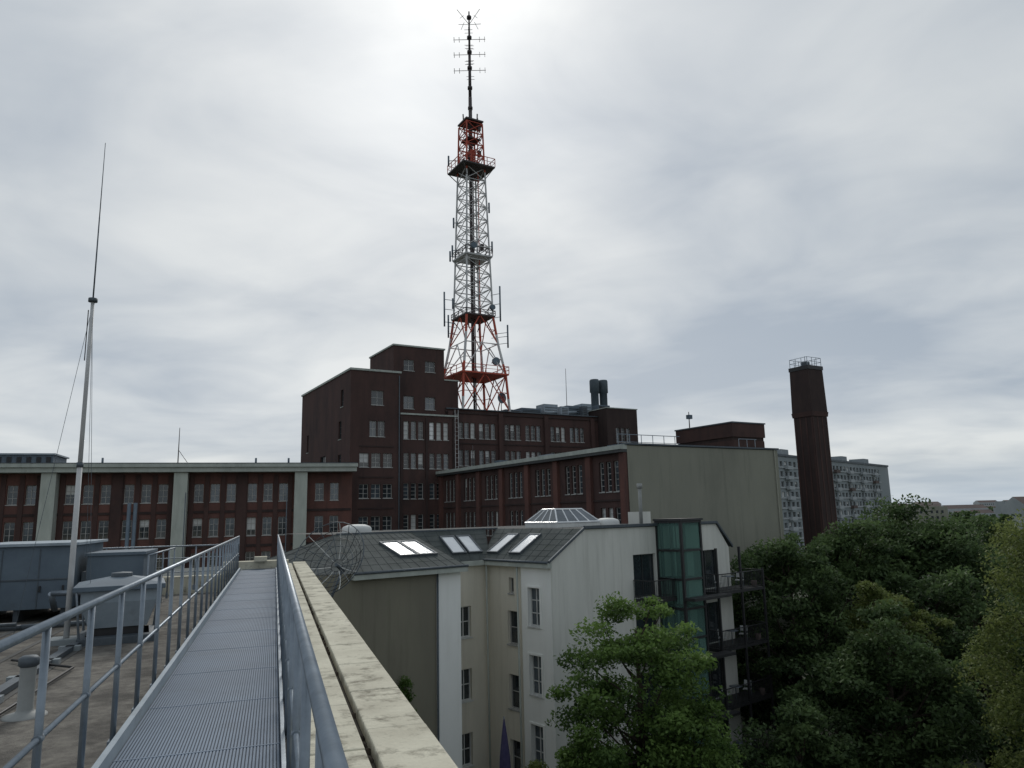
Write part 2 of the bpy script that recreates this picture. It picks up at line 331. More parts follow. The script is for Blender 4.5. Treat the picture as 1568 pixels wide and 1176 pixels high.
# ------------------------------------------------------------------ lattice radio tower
T=empty('lattice_radio_tower',(-4.8,92,0),math.radians(30.5))
def tcol(z):
    if z<14.4: return 'twhite'
    if z<19.2: return 'tred'
    if z<22.6: return 'twhite'
    if z<25.2: return 'tred'
    if z<45.0: return 'twhite'
    return 'tred'
lv=[(12.6,6.5),(17.3,5.9),(21.3,4.6),(25.0,3.75)]
z=25.0
while z<45: 
    z+=1.85; lv.append((z,3.75-(z-25)/20.35*1.1))
zt=lv[-1][0]
for i in range(1,5): lv.append((zt+i*1.6,2.62-i*.07))
mb=MB()
cor=lambda z,s,i:(s/2*(1,1,-1,-1)[i],s/2*(1,-1,-1,1)[i],z)
for a,(l0,l1) in enumerate(zip(lv[:-1],lv[1:])):
    za,sa=l0; zb,sb=l1; big=zb<25.5
    for i in range(4):
        j=(i+1)%4
        ns=3
        for q in range(ns):
            f0=q/ns; f1=(q+1)/ns
            p=Vector(cor(za,sa,i)).lerp(Vector(cor(zb,sb,i)),f0); p2=Vector(cor(za,sa,i)).lerp(Vector(cor(zb,sb,i)),f1)
            mb.tube(p,p2,.16 if big else .115,None,tcol((p.z+p2.z)/2),6,False)
        k=tcol((za+zb)/2)
        A,B=Vector(cor(za,sa,i)),Vector(cor(za,sa,j)); C2,D2=Vector(cor(zb,sb,i)),Vector(cor(zb,sb,j))
        mb.tube(C2,D2,.07,None,tcol(zb),5,False)
        rr=.075 if big else .055
        if big:
            mid=(C2+D2)/2; mb.tube(A,mid,rr,None,k,5,False); mb.tube(B,mid,rr,None,k,5,False)
            mb.tube(A.lerp(C2,.5),A.lerp(mid,.5),.05,None,k,4,False); mb.tube(B.lerp(D2,.5),B.lerp(mid,.5),.05,None,k,4,False)
            if a==0:
                m0=(A+B)/2
                mb.tube(m0,C2,rr,None,k,5,False); mb.tube(m0,D2,rr,None,k,5,False)
        else:
            mb.tube(A,D2,rr,None,k,5,False); mb.tube(B,C2,rr,None,k,5,False)
mb.tube((0,0,12.6),(0,0,46),.13,.13,'tdark',6); mb.tube((.35,.2,12.6),(.35,.2,46),.09,.09,'tdark',5); mb.tube((-.4,-.3,17),(-.4,-.3,52),.09,.09,'tdark',5); mb.tube((.7,-.6,17),(.7,-.6,52),.07,.07,'tred',5)
mb.make('lattice_frame',T)
mb=MB()
def platform(z,s,k,rk,rail=1.1,hole=0):
    h=s/2; mb.box(-h,h,-h,h,z-.12,z+.08,k)
    for i in range(4):
        a,b=Vector(cor(z+.08,s,i)),Vector(cor(z+.08,s,(i+1)%4)); up=Vector((0,0,rail))
        for f in (0,.25,.5,.75): p=a.lerp(b,f); mb.tube(p,p+up,.05,None,rk,4)
        mb.tube(a+up,b+up,.05,None,rk,4); mb.tube(a+up*.5,b+up*.5,.035,None,rk,4)
        mb.tube(a,Vector(cor(z-1.4,s*.6,i)),.06,None,k,4)
platform(45.3,4.7,'tdark','tred'); platform(17.3,6.5,'tred','tred',.9); platform(25.0,4.2,'tdark','tdark',.6); platform(33.0,3.9,'twhite','tdark',.9)
mb.box(-1.3,1.3,-1.3,1.3,52.0,52.2,'tdark')
mb.box(-1.0,1.0,-1.0,1.0,49.5,49.62,'tdark')
mb.box(-.3,.3,-.3,.3,45.5,48.3,'tred')
for i in range(6):
    a=i*math.pi/3; mb.tube((1.0*math.cos(a),1.0*math.sin(a),51.0),(1.1*math.cos(a),1.1*math.sin(a),53.2),.09,.09,'tdark',6)
for x,y,z in ((-.8,-.8,46.5),(.9,-.7,47.2),(.8,-.9,50.8),(-.5,-1.1,33.6),(.9,-1.0,34.0)):
    mb.box(x-.2,x+.2,y-.2,y+.2,z,z+.8,'tdark')
mb.make('platforms',T)
mb=MB()
mb.tube((0,0,45.4),(0,0,56),.27,.24,'tdark',10); mb.tube((0,0,56),(0,0,63),.22,.18,'tdark',10); mb.tube((0,0,63),(0,0,69),.17,.10,'tdark',8)
for z in (54.2,57.2,60.2,62.6,64.8,67.9): mb.tube((0,0,z),(0,0,z+.35),.34,.34,'tdark',8)
ang=math.radians(-30.5)
for z in (60.0,62.4,64.7):
    for dx,dy in ((1,0),(0,1)):
        ax=Vector((dx*math.cos(ang)-dy*math.sin(ang),dx*math.sin(ang)+dy*math.cos(ang),0)); pr=Vector((-ax.y,ax.x,0))
        c=Vector((0,0,z)); mb.tube(c-ax*2.2,c+ax*2.2,.04,None,'tdark',5)
        for f in (-2.1,-1.4,1.4,2.1):
            p=c+ax*f; mb.tube(p-pr*.55,p+pr*.55,.028,None,'tdark',4); mb.tube(p-Vector((0,0,.4)),p+Vector((0,0,.4)),.028,None,'tdark',4)
for i in range(4):
    a=ang+math.radians(45+90*i); d=Vector((math.cos(a),math.sin(a),0)); mb.tube(Vector((0,0,67)),Vector((0,0,68.2))+d*2.2,.035,None,'tdark',4)
    mb.tube(Vector((0,0,67.9))+d*1.0,Vector((0,0,67.1))+d*1.7,.03,None,'tdark',4)
def whip(x,y,z0,z1,r,tx,ty):
    mb.tube((x,y,z0),(x,y,z1),r,r,'hvac',6)
    for z in (z0+.6,(z0+z1)/2,z1-1.0): mb.tube((x,y,z),(tx,ty,z-.2),.04,None,'hvac',4)
R=Vector((math.cos(ang),math.sin(ang),0))
for sgn,z0,z1,o in ((-1,24,28.6,3.7),(1,24.5,29.2,3.5),(-1,22.5,25.5,3.2),(1,21,24,4.4)):
    p=R*sgn*o; q=R*sgn*2.3; whip(p.x,p.y,z0,z1,.11,q.x,q.y)
for z,sgn,o in ((34.2,-1,2.6),(34.6,1,2.6),(38,-1,2.4),(40,1,2.3),(33.4,-1,2.9),(46.8,-1,3.0),(27,-1,2.6)):
    p=R*sgn*o+Vector((0,0,z)); mb.tube(p-Vector((0,0,.7)),p+Vector((0,0,.7)),.12,.12,'hvac',6); mb.tube(p,p-R*sgn*1.1,.05,None,'hvac',4)
for x,y,z,rr in ((1.8,-2.4,19.0,.5),(-1.0,-2.2,33.9,.4),(1.5,-2.3,26,.35)):
    p=Vector((x,y,z)); mb.tube(p,p+Vector((0,-.35,0)),rr,rr,'hvac',14); mb.tube(p,p+Vector((0,1.0,0)),.06,None,'tdark',5)
mb.make('mast_and_antennas',T)

# ------------------------------------------------------------------ chimney
H=empty('industrial_chimney',(38.5,95,0),math.radians(30.5)); mb=MB()
def frus(z0,z1,w0,w1,k):
    a,b=w0/2,w1/2
    mb.hexa([(-a,-a,z0),(a,-a,z0),(a,a,z0),(-a,a,z0),(-b,-b,z1),(b,-b,z1),(b,b,z1),(-b,b,z1)],k)
frus(G,11.5,3.0,2.85,'brickdk'); frus(11.5,12.1,3.05,3.2,'brick'); frus(12.1,17.6,3.05,2.85,'brickdk'); frus(17.6,18.1,3.0,3.0,'black')
for x in (-1.3,-.45,.45,1.3):
    mb.hexa([(x-.10,-1.56,G),(x+.10,-1.56,G),(x+.10,-1.3,G),(x-.10,-1.3,G),(x-.10,-1.46,11.4),(x+.10,-1.46,11.4),(x+.10,-1.3,11.4),(x-.10,-1.3,11.4)],'brick')
    mb.hexa([(-1.56,x-.10,G),(-1.3,x-.10,G),(-1.3,x+.10,G),(-1.56,x+.10,G),(-1.46,x-.10,11.4),(-1.3,x-.10,11.4),(-1.3,x+.10,11.4),(-1.46,x+.10,11.4)],'brick')
for i in range(4):
    a=Vector(cor(18.1,2.7,i)); b=Vector(cor(18.1,2.7,(i+1)%4)); up=Vector((0,0,1.1))
    for f in (0,.33,.66): mb.tube(a.lerp(b,f),a.lerp(b,f)+up,.035,None,'galv',4)
    mb.tube(a+up,b+up,.035,None,'galv',4); mb.tube(a+up*.5,b+up*.5,.03,None,'galv',4)
mb.tube((0,0,18),(0,0,19.6),.06,.04,'galv',5); mb.box(-.4,.4,-.4,.4,18.1,18.8,'galvdk')
mb.make('chimney_stack',H)

# ------------------------------------------------------------------ panel apartment block
ab=math.atan2(.736,.677)
A=empty('panel_apartment_block',(71.2,200,0),ab); mb=MB(); r=[]
rows=[12.0-2.75*i for i in range(10)]
for i in range(28):
    for z in rows: r.append((1+i*3.05,2.9+i*3.05,z-.75,z+.7,2,1))
P,pb=facade(mb,(0,0),(1,0),96,G,14,r,'conc',depth=.3)
for z in rows: pb(.2,86,z-1.15,z-.8,-.25,-.003,'conclt')
for i in range(8):
    for z in rows: 
        u=4+i*12.2; 
        if u<84: pb(u-.2,u+3.2,z-1.5,z-.55,-1.2,-.26,'conclt' if (i+int(z))%5 else 'rooftile')
solid(mb,0,96,0,12,G,14,'conclt',skip='F'); pb(0,96,14,14.6,-.3,12,'galvdk')
for u in (10,34,58,80): mb.box(u,u+5,3,8,14.6,16.6,'conc')
mb.make('block_walls',A)

# ------------------------------------------------------------------ white apartment building
E=empty('white_apartment_building',(1.8,38,0),math.radians(40)); mb=MB(); ez=-2.4; rz=-.8
facade(mb,(-16,2.35),(1,0),12.04,G,ez,[],'olive',zones=[(16-5.38,'white')])
r=[]
for z in (-5.55,-8.75,-11.95): r+=[( .9,1.75,z-.85,z+.75,2,2),(2.0,2.85,z-.85,z+.75,2,2)]
r+=[(1.5,1.85,-3.9,-3.1,1,1)]
facade(mb,(-3.96,5.35),(1,0),3.96,G,ez,r,'cream',frame='blind',glass='glass')
r=[]
for z in (-5.8,-9.0,-12.2): r+=[(1.75,2.55,z-.9,z+.8,1,2)]
r+=[(1.9,2.3,-4.1,-3.3,1,1)]
facade(mb,(0,5.35),(0,-1),3.05,G,ez,r,'cream',frame='frame',glass='glass')
r=[]
for z in (-4.6,-7.9,-11.2,-14.4): r+=[(.55,1.45,z-1.0,z+.9,2,3)]
P,pb=facade(mb,(-.12,2.3),(0,-1),2.3,G,ez,r,'white',frame='blind',glass='glass2')
for z in (-4.6,-7.9,-11.2,-14.4):
    pb(.43,.55,z-1.08,z+1.0,-.05,-.002,'white'); pb(1.45,1.57,z-1.08,z+1.0,-.05,-.002,'white'); pb(.55,1.45,z+.9,z+1.0,-.05,-.002,'white')
mb.poly([(0,2.3,G),(-.12,2.3,G),(-.12,2.3,ez),(0,2.3,ez)],'white')
r=[(6.1,8.0,-4.65,-2.35,2,1),(11.9,13.9,-4.65,-2.4,2,1)]
for z in (-7.8,-10.95,-14.1): r+=[(6.1,8.0,z,z+2.3,2,1),(11.9,13.9,z,z+2.3,2,1)]
r+=[(10.4,11.2,-4.0,-2.4,1,2),(10.4,11.2,-7.1,-5.5,1,2)]
r=[(a+.12,b+.12,c,d,e,f) for a,b,c,d,e,f in r]
facade(mb,(-.12,0),(1,0),15.32,G,ez+.1,r,'greywhite',frame='framedk',glass='glass')
mb.poly([(-.12,0,ez+.1),(15.2,0,ez+.1),(14.0,0,rz-.05),(2.3,0,rz-.05)],'greywhite')
mb.poly([(15.2,0,G),(15.2,12,G),(15.2,12,ez),(15.2,0,ez+.1)],'greywhite'); mb.poly([(15.2,14,G),(-16,14,G),(-16,14,ez),(15.2,14,ez)],'greywhite'); mb.poly([(-16,14,G),(-16,2.35,G),(-16,2.35,ez),(-16,14,ez)],'olive')
mb.poly([(-3.96,2.35,G),(-3.96,5.35,G),(-3.96,5.35,ez),(-3.96,2.35,ez)],'cream')
mb.make('walls',E)
mb=MB()
def slope(pts,k='zinc',n=10):
    p=[Vector(q) for q in pts]; nn=(p[1]-p[0]).cross(p[3]-p[0]).normalized()
    mb.poly(p,k)
    for i in range(n+1):
        f=i/n; a=p[0].lerp(p[1],f)+nn*.008; b=p[3].lerp(p[2],f)+nn*.008
        mb.tube(a,b,.012,None,'zinc',4)
    for i in range(1,6):
        f=i/6; mb.tube(p[0].lerp(p[3],f)+nn*.0,p[1].lerp(p[2],f)+nn*.0,.012,None,'zinc',4)
slope([(-9.9,2.1,ez),(-3.8,2.1,ez),(-3.8,7.35,rz),(-8.0,7.35,rz)],n=12)
slope([(-14,7.35,ez-.1),(-9.9,2.1,ez),(-8.0,7.35,rz),(-8.1,7.5,rz)],n=6)
slope([(-3.8,5.1,ez),(-.0,5.1,ez),(1.5,7.35,rz),(-3.8,7.35,rz)],n=6)
slope([(-.35,5.35,ez),(-.35,-.1,ez),(2.3,-.1,rz),(2.3,7.35,rz)],n=9)
mb.poly([(-3.8,2.1,ez),(-3.8,5.1,ez),(-3.8,7.35,rz)],'zinc')
mb.poly([(-8.1,7.35,rz),(2.3,7.35,rz),(2.3,14,rz),(-8.1,14,rz)],'flatroof'); mb.poly([(2.3,-.1,rz),(14,-.1,rz),(14,14,rz),(2.3,14,rz)],'flatroof')
mb.poly([(14,-.1,rz),(15.4,-.1,ez+.1),(15.4,14,ez+.1),(14,14,rz)],'zinc')
mb.box(-9.9,-3.75,2.0,2.34,ez-.28,ez-.02,'corn'); mb.box(-3.75,-.14,5.0,5.34,ez-.28,ez-.02,'corn'); mb.box(-.40,-.13,-.1,4.99,ez-.28,ez-.02,'corn')
mb.tube((-9.9,2.0,ez),(-3.75,2.0,ez),.07,None,'galvdk',6); mb.tube((-.42,5.1,ez),(-.42,-.1,ez),.07,None,'galvdk',6)
mb.box(-8.1,2.4,7.3,7.42,rz-.02,rz+.06,'galvdk')
mb.hexa([(-.3,-.12,ez-.05),(2.3,-.12,rz-.05),(2.3,-.02,rz-.05),(-.3,-.02,ez-.05),(-.3,-.12,ez+.09),(2.3,-.12,rz+.09),(2.3,-.02,rz+.09),(-.3,-.02,ez+.09)],'galvdk')
mb.box(2.3,14,-.14,.0,rz-.02,rz+.14,'galvdk')
mb.hexa([(14,-.14,rz-.05),(15.5,-.14,ez+.05),(15.5,0,ez+.05),(14,0,rz-.05),(14,-.14,rz+.12),(15.5,-.14,ez+.22),(15.5,0,ez+.22),(14,0,rz+.12)],'galvdk')
for t in (5.0,2.4): mb.tube((-.30,t,ez-.1),(-.22,t,G),.05,None,'corn',8)
mb.tube((-5.35,2.28,ez-.1),(-5.35,2.28,G),.05,None,'galvdk',8)
mb.make('roof',E)
mb=MB()
def skylight(c,ux,uy,w,h):
    c=Vector(c); ux=Vector(ux).normalized(); uy=Vector(uy).normalized(); nn=ux.cross(uy)
    def Q(a,b,d): return c+ux*a+uy*b+nn*d
    def B(a0,a1,b0,b1,d0,d1,k): mb.hexa([Q(a0,b0,d0),Q(a1,b0,d0),Q(a1,b1,d0),Q(a0,b1,d0),Q(a0,b0,d1),Q(a1,b0,d1),Q(a1,b1,d1),Q(a0,b1,d1)],k)
    B(-w/2,w/2,-h/2,h/2,.0,.08,'skyl')
    B(-w/2-.08,w/2+.08,-h/2-.08,-h/2,.0,.12,'galvdk'); B(-w/2-.08,w/2+.08,h/2,h/2+.08,.0,.12,'galvdk')
    B(-w/2-.08,-w/2,-h/2,h/2,.0,.12,'galvdk'); B(w/2,w/2+.08,-h/2,h/2,.0,.12,'galvdk')
sl=(0,5.25,1.6)
for s in (-6.05,-4.95): skylight((s,4.7,ez+1.6*2.6/5.25),(1,0,0),sl,.92,2.0)
for s in (-1.7,-.6): skylight((s,6.2,ez+1.6*1.1/2.25),(1,0,0),(0,2.25,1.6),.8,1.4)
for t in (5.0,3.1): skylight((.95,t,ez+1.6*1.3/2.65),(0,-1,0),(2.65,0,1.6),.8,1.7)
def lantern(s,t,w,d,h,k='glass2'):
    z=rz+.3; mb.box(s-w/2,s+w/2,t-d/2,t+d/2,rz+.01,z,'blind')
    a=[(s-w/2,t-d/2,z),(s+w/2,t-d/2,z),(s+w/2,t+d/2,z),(s-w/2,t+d/2,z)]
    b=[(s-w/3.2,t-d/5,z+h),(s+w/3.2,t-d/5,z+h),(s+w/3.2,t+d/5,z+h),(s-w/3.2,t+d/5,z+h)]
    for i in range(4):
        j=(i+1)%4; mb.poly([a[i],a[j],b[j],b[i]],k)
        for f in (0,.25,.5,.75): mb.tube(Vector(a[i]).lerp(Vector(a[j]),f),Vector(b[i]).lerp(Vector(b[j]),f),.045,None,'skyl',5)
        mb.tube(b[i],b[j],.06,None,'skyl',5); mb.tube(a[i],a[j],.06,None,'skyl',5)
    mb.poly(b,k)
    for f in (.25,.5,.75): mb.tube(Vector(b[0]).lerp(Vector(b[1]),f),Vector(b[3]).lerp(Vector(b[2]),f),.04,None,'skyl',5)
lantern(5.2,4.6,3.5,2.8,.75)
for s,t,w in ((7.9,3.5,.75),(-6.3,8.6,.8)):
    mb.lathe((s,t,rz),[(w,0),(w,.25),(w*.9,.36),(w*.55,.46),(0,.48)],'blind',18)
mb.tube((9.3,2,rz),(9.3,2,1.6),.11,.11,'plastic',10); mb.tube((9.3,2,1.4),(9.3,2,1.7),.17,.17,'plastic',10)
mb.box(10.4,11.4,3,4,rz,.0,'greywhite')
mb.make('skylights_and_vents',E)
mb=MB(); s0,s1,t0,t1=8.2,9.95,-1.75,-.02; zt=-.55
for s in (s0,s1):
    for t in (t0,t1): mb.box(s-.07,s+.07,t-.07,t+.07,G,zt,'black')
zz=zt
while zz>G:
    for t in (t0,t1): mb.box(s0+.07,s1-.07,t-.06,t+.06,zz-.12,zz,'black')
    for s in (s0,s1): mb.box(s-.06,s+.06,t0+.07,t1-.07,zz-.12,zz,'black')
    zz-=1.57
mb.box(s0-.15,s1+.15,t0-.15,t1+.1,zt,zt+.12,'black')
gm=bpy.data.materials.new('lift_glass'); gm.use_nodes=True; b=gm.node_tree.nodes['Principled BSDF']; b.inputs['Base Color'].default_value=(.20,.36,.32,1); b.inputs['Roughness'].default_value=.02; b.inputs['Transmission Weight'].default_value=.65; b.inputs['IOR'].default_value=1.2; b.inputs['Specular IOR Level'].default_value=1
mb.poly([(s0,t0,G),(s1,t0,G),(s1,t0,zt),(s0,t0,zt)],gm); mb.poly([(s0,t1,G),(s0,t0,G),(s0,t0,zt),(s0,t1,zt)],gm); mb.poly([(s1,t0,G),(s1,t1,G),(s1,t1,zt),(s1,t0,zt)],gm)
mb.box(s0+.35,s1-.35,t0+.35,t1-.2,-9.5,-7.1,'galvdk'); mb.tube((9.0,-.9,-7),(9.0,-.9,zt),.04,None,'black',5)
mb.box(8.35,8.5,-.3,-.15,G,zt,'galvdk'); mb.box(9.5,9.62,-.3,-.15,G,zt,'galvdk')
mb.make('glass_lift_shaft',E)
mb=MB()
def balcony(sa,sb,ta,z,k='black',posts=True):
    mb.box(sa,sb,ta,-.02,z-.16,z,k)
    for a,b in (((sa,-.05),(sa,ta)),((sa,ta),(sb,ta)),((sb,ta),(sb,-.05))):
        A_=Vector((*a,z)); B_=Vector((*b,z)); L=(B_-A_).length; n=int(L/.13); up=Vector((0,0,1.0))
        mb.tube(A_+up,B_+up,.03,None,k,6); mb.tube(A_+Vector((0,0,.1)),B_+Vector((0,0,.1)),.02,None,k,4)
        for i in range(n+1): p=A_.lerp(B_,i/n); mb.tube(p,p+up,.013,None,k,4,False)
def chair(s,t,z,a=0):
    ca,sa_=math.cos(a),math.sin(a)
    f=lambda x,y,q:(s+x*ca-y*sa_,t+x*sa_+y*ca,z+q)
    for x in (-.2,.2):
        for y in (-.2,.2): mb.tube(f(x,y,0),f(x,y,.45 if y<0 else .9),.015,None,'galv',4)
    mb.hexa([f(-.22,-.22,.43),f(.22,-.22,.43),f(.22,.22,.43),f(-.22,.22,.43),f(-.22,-.22,.47),f(.22,-.22,.47),f(.22,.22,.47),f(-.22,.22,.47)],'blind')
    mb.hexa([f(-.22,.19,.6),f(.22,.19,.6),f(.22,.22,.6),f(-.22,.22,.6),f(-.22,.21,.9),f(.22,.21,.9),f(.22,.24,.9),f(-.22,.24,.9)],'blind')
for z in (-4.7,-7.85,-11.0,-14.1):
    balcony(11.4,16.2,-1.7,z); balcony(6.0,8.1,-1.3,z)
    mb.box(8.0,11.4,-2.6,-1.85,z-.14,z,'black')
    chair(12.6,-.9,z,.6); chair(14.6,-1.0,z,-1.2); mb.lathe((13.6,-.9,z),[(.02,0),(.03,.7),(.38,.72),(.38,.75),(0,.75)],'galv',12)
    mb.lathe((15.7,-1.3,z),[(.14,0),(.2,.35),(0,.36)],'rooftile',10)
for s in (11.45,13.8,16.15): mb.box(s-.06,s+.06,-1.72,-1.6,G,-2.2 if s<16 else -3.6,'black')
mb.make('balconies',E)
mb=MB()
mb.box(-5,2,-3.2,5.2,-14.3,-14.1,'flatroof')
mb.make('courtyard_terrace',E)
U=empty('garden_parasol',(1.8-.766*2.0-.643*1.6,38-.643*2.0+.766*1.6,0),0); mb=MB()
mb.tube((0,0,-14.1),(0,0,-9.6),.03,None,'galv',6); mb.lathe((0,0,-12.3),[(.05,0),(.3,.15),(.26,.9),(.15,1.8),(.03,2.6)],'purple',7,False); mb.make('parasol_canopy',U)

# ------------------------------------------------------------------ own building, roof, coping
O=empty('flat_roof_building',(0,0,0),Wr); mb=MB()
mb.box(-32,.1,-14,27,G,-2.3,'gravel')
mb.box(.1,1.02,-14,27.3,G,-1.62,'olive')
mb.box(-32,.1,27,27.4,G,-1.75,'coping')
for x in np.arange(-31,-1,1.02):   # lapped felt strips
    mb.box(x,x+.10,-14,26.9,-2.299,-2.290,'flatroof')
mb.make('roof_and_walls',O)
mb=MB(); y=-6
while y<27:
    l=1.25+random.uniform(-.02,.02); j=random.uniform(-.004,.004)
    mb.box(.17,.62,y,y+l-.012,-1.62,-1.50+j,'coping'); mb.box(.675,1.10,y+.4,y+.4+l-.012,-1.62,-1.485-j,'coping'); y+=l
mb.make('parapet_coping',O,bevel=.012)
mb=MB(); mb.box(.1,1.06,-14,27.3,-1.618,-1.58,'copjoint'); mb.box(-1.6,.5,26.9,27.5,-1.7,-1.35,'coping'); mb.box(-.6,-.2,26.7,27.2,-1.35,-1.2,'coping')
for k_ in range(60):
    y=rng.uniform(1,26); mb.lathe((rng.uniform(.625,.67),y,-1.58),[(rng.uniform(.02,.05),0),(.02,.03),(0,.04)],'bark',6)
mb.make('coping_bed',O)

# walkway
K=empty('metal_walkway',(0,0,0),Wr); mb=MB()
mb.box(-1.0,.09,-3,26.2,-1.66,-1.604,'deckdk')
n=48
for i in range(n):
    x=-.985+i*(1.06/(n-1)); y=-3
    while y<26:
        mb.box(x-.007,x+.007,y+.01,y+1.49,-1.603,-1.598,'deck'); y+=1.5
y=-3
while y<26.2:
    mb.box(-.998,.088,y-.014,y+.004,-1.603,-1.596,'deck'); y+=1.5
mb.box(-1.045,-1.002,-3,26.2,-1.72,-1.50,'hvaclt'); mb.box(.092,.12,-3,26.2,-1.72,-1.53,'galv')
y=-2
while y<26:
    mb.box(-1.0,-.92,y,y+.08,-2.3,-1.66,'galv'); mb.box(-1.0,.05,y,y+.06,-1.76,-1.665,'galv'); y+=2
mb.make('deck',K)
def railing(name,pts,z0,zt,mids=(.5,),sp=1.0,r=.024):
    Q=empty(name,(0,0,0),Wr); mb=MB()
    for a,b in zip(pts[:-1],pts[1:]):
        a=Vector((*a,0)); b=Vector((*b,0)); L=(b-a).length; n=max(1,round(L/sp))
        mb.tube(a+Vector((0,0,zt)),b+Vector((0,0,zt)),r,None,'galv',14)
        for m_ in mids: mb.tube(a+Vector((0,0,z0+(zt-z0)*m_)),b+Vector((0,0,z0+(zt-z0)*m_)),r*.62,None,'galv',10)
        d=(b-a).normalized(); nrm=Vector((-d.y,d.x,0))
        for i in range(n+1):
            p=a.lerp(b,i/n)
            mb.tube(p+Vector((0,0,z0-.12)),p+Vector((0,0,zt-.01)),.020,None,'galv',10)
            mb.hexa([p+d*sx*.05+nrm*sy*.028+Vector((0,0,zz)) for zz in (z0-.13,z0+.03) for sx,sy in ((-1,-1),(1,-1),(1,1),(-1,1))],'galv')
            for m_ in mids: q=p+Vector((0,0,z0+(zt-z0)*m_)); mb.tube(q-d*.03,q+d*.03,.024,None,'galv',10)
    mb.make('rails_and_posts',Q); return Q
railing('steel_railing',[(-1.09,.5),(-1.09,26.3)],-1.6,-.5,(.5,))
railing('steel_railing',[(.135,-2),(.135,26.3)],-1.6,-.5,(.5,))
railing('steel_railing',[(-1.09,26.3),(-14,26.3)],-2.0,-.75,(.35,.7),1.3)
railing('steel_railing',[(-3.0,21.0),(-3.0,26.2)],-2.1,-.8,(.5,),1.2)

# ------------------------------------------------------------------ hvac units (walkway frame)
V=empty('air_handling_unit',(0,0,0),Wr); mb=MB()
mb.box(-7.0,-4.7,21.2,24.4,-2.0,-.50,'hvac'); mb.box(-7.1,-4.6,21.1,24.5,-.50,-.43,'hvaclt')
mb.box(-4.5,-3.2,21.6,23.6,-2.1,-.80,'hvac'); mb.box(-4.55,-3.15,21.55,23.65,-.80,-.72,'hvac')
mb.box(-9.6,-7.3,19.5,22.5,-2.0,-1.0,'hvac'); mb.box(-9.65,-7.25,19.45,22.55,-1.0,-.93,'hvaclt'); mb.box(-4.69,-4.51,22,23,-1.6,-1.2,'hvaclt')
for x in (-6.25,-5.45): mb.box(x-.012,x+.012,21.185,21.198,-2,-.57,'galvdk')
mb.box(-6.95,-4.75,21.18,21.198,-1.32,-1.28,'galvdk')
for x in (-6.3,-5.4,-4.9): mb.box(x-.02,x+.02,21.15,21.197,-1.6,-1.45,'black')
for x in (-6.9,-5.9,-4.9,-4.3,-3.4): mb.box(x-.05,x+.05,21.3,24,-2.3,-2.0,'galvdk')
mb.make('unit_casings',V,bevel=.015)
mb=MB()
mb.path([(-5.0,21.0,-2.0),(-5.0,20.6,-1.6),(-3.9,20.6,-1.6),(-3.9,21.6,-1.6)],.07,'galv',10)
mb.path([(-9,18.5,-2.1),(-5.0,18.5,-2.1),(-3.2,18.8,-2.1)],.06,'galvdk',8); mb.path([(-9,18.2,-2.0),(-5.0,18.2,-2.0)],.04,'galvdk',8)
mb.path([(-7.8,20,-1.4),(-7.8,18,-1.4),(-10,17,-1.4)],.09,'galv',10)
mb.path([(-7.3,19.4,-1.9),(-6.2,17.2,-1.9),(-5,16.2,-2.1)],.045,'black',8)
mb.path([(-4.2,15.2,-2.25),(-3.0,14.0,-2.25),(-3.2,9.0,-2.25),(-2.2,7.2,-2.25)],.02,'black',6)
mb.make('pipes',V)
def roofvent(x,y,s,rot):
    V=empty('roof_ventilator',(0,0,0),Wr); mb=MB(); c=(x,y,-2.3); q=math.sqrt(2)*s; a=math.pi/4+rot
    mb.lathe(c,[(.62*q,0),(.62*q,.14),(.5*q,.16)],'galvdk',4,False,a)
    mb.lathe(c,[(.42*q,.14),(.42*q,.32)],'black',4,False,a)
    mb.lathe(c,[(.46*q,.30),(.60*q,.62*s+.1),(.60*q,.9*s)],'hvaclt',4,False,a)
    mb.lathe(c,[(.60*q,.9*s),(.72*q,.91*s),(.72*q,.99*s),(.2*q,1.10*s),(0,1.11*s)],'hvac',4,False,a)
    mb.lathe((c[0],c[1],c[2]+1.1*s),[(.2,0),(.2,.08),(0,.1)],'galvdk',14)
    for i in range(4):
        t=i*math.pi/2+a; mb.tube((c[0]+.58*q*math.cos(t),c[1]+.58*q*math.sin(t),-2.18),(c[0]+.66*q*math.cos(t),c[1]+.66*q*math.sin(t),-2.3+.92*s),.025,None,'galv',6)
    mb.make('ventilator_housing',V,bevel=.01)
roofvent(-2.95,17.3,1.12,.15); roofvent(-5.6,16.2,.8,.0)
V=empty('vent_pipe',(0,0,0),Wr); mb=MB(); c=(-2.85,11.0,-2.3)
mb.lathe(c,[(.25,.0),(.24,.02),(.11,.05),(.09,.08),(.09,.6)],'plastic',20); mb.lathe(c,[(.09,.58),(.115,.6),(.115,.68),(.08,.71),(0,.715)],'galvdk',20)
mb.make('pipe_and_cap',V)
V=empty('vent_pipe',(0,0,0),Wr); mb=MB(); c=(-3.9,12.4,-2.3)
mb.lathe(c,[(.2,.0),(.13,.05),(.12,.3),(.2,.32),(.2,.4),(0,.42)],'galvdk',20); mb.make('pipe_and_cap',V)
V=empty('cable_tray',(0,0,0),Wr); mb=MB(); mb.box(-3.6,-3.45,6,16.5,-2.28,-2.2,'galvdk')
for y in np.arange(6.2,16.5,1.4): mb.box(-3.7,-3.35,y,y+.15,-2.289,-2.2,'conc')
mb.make('tray',V)

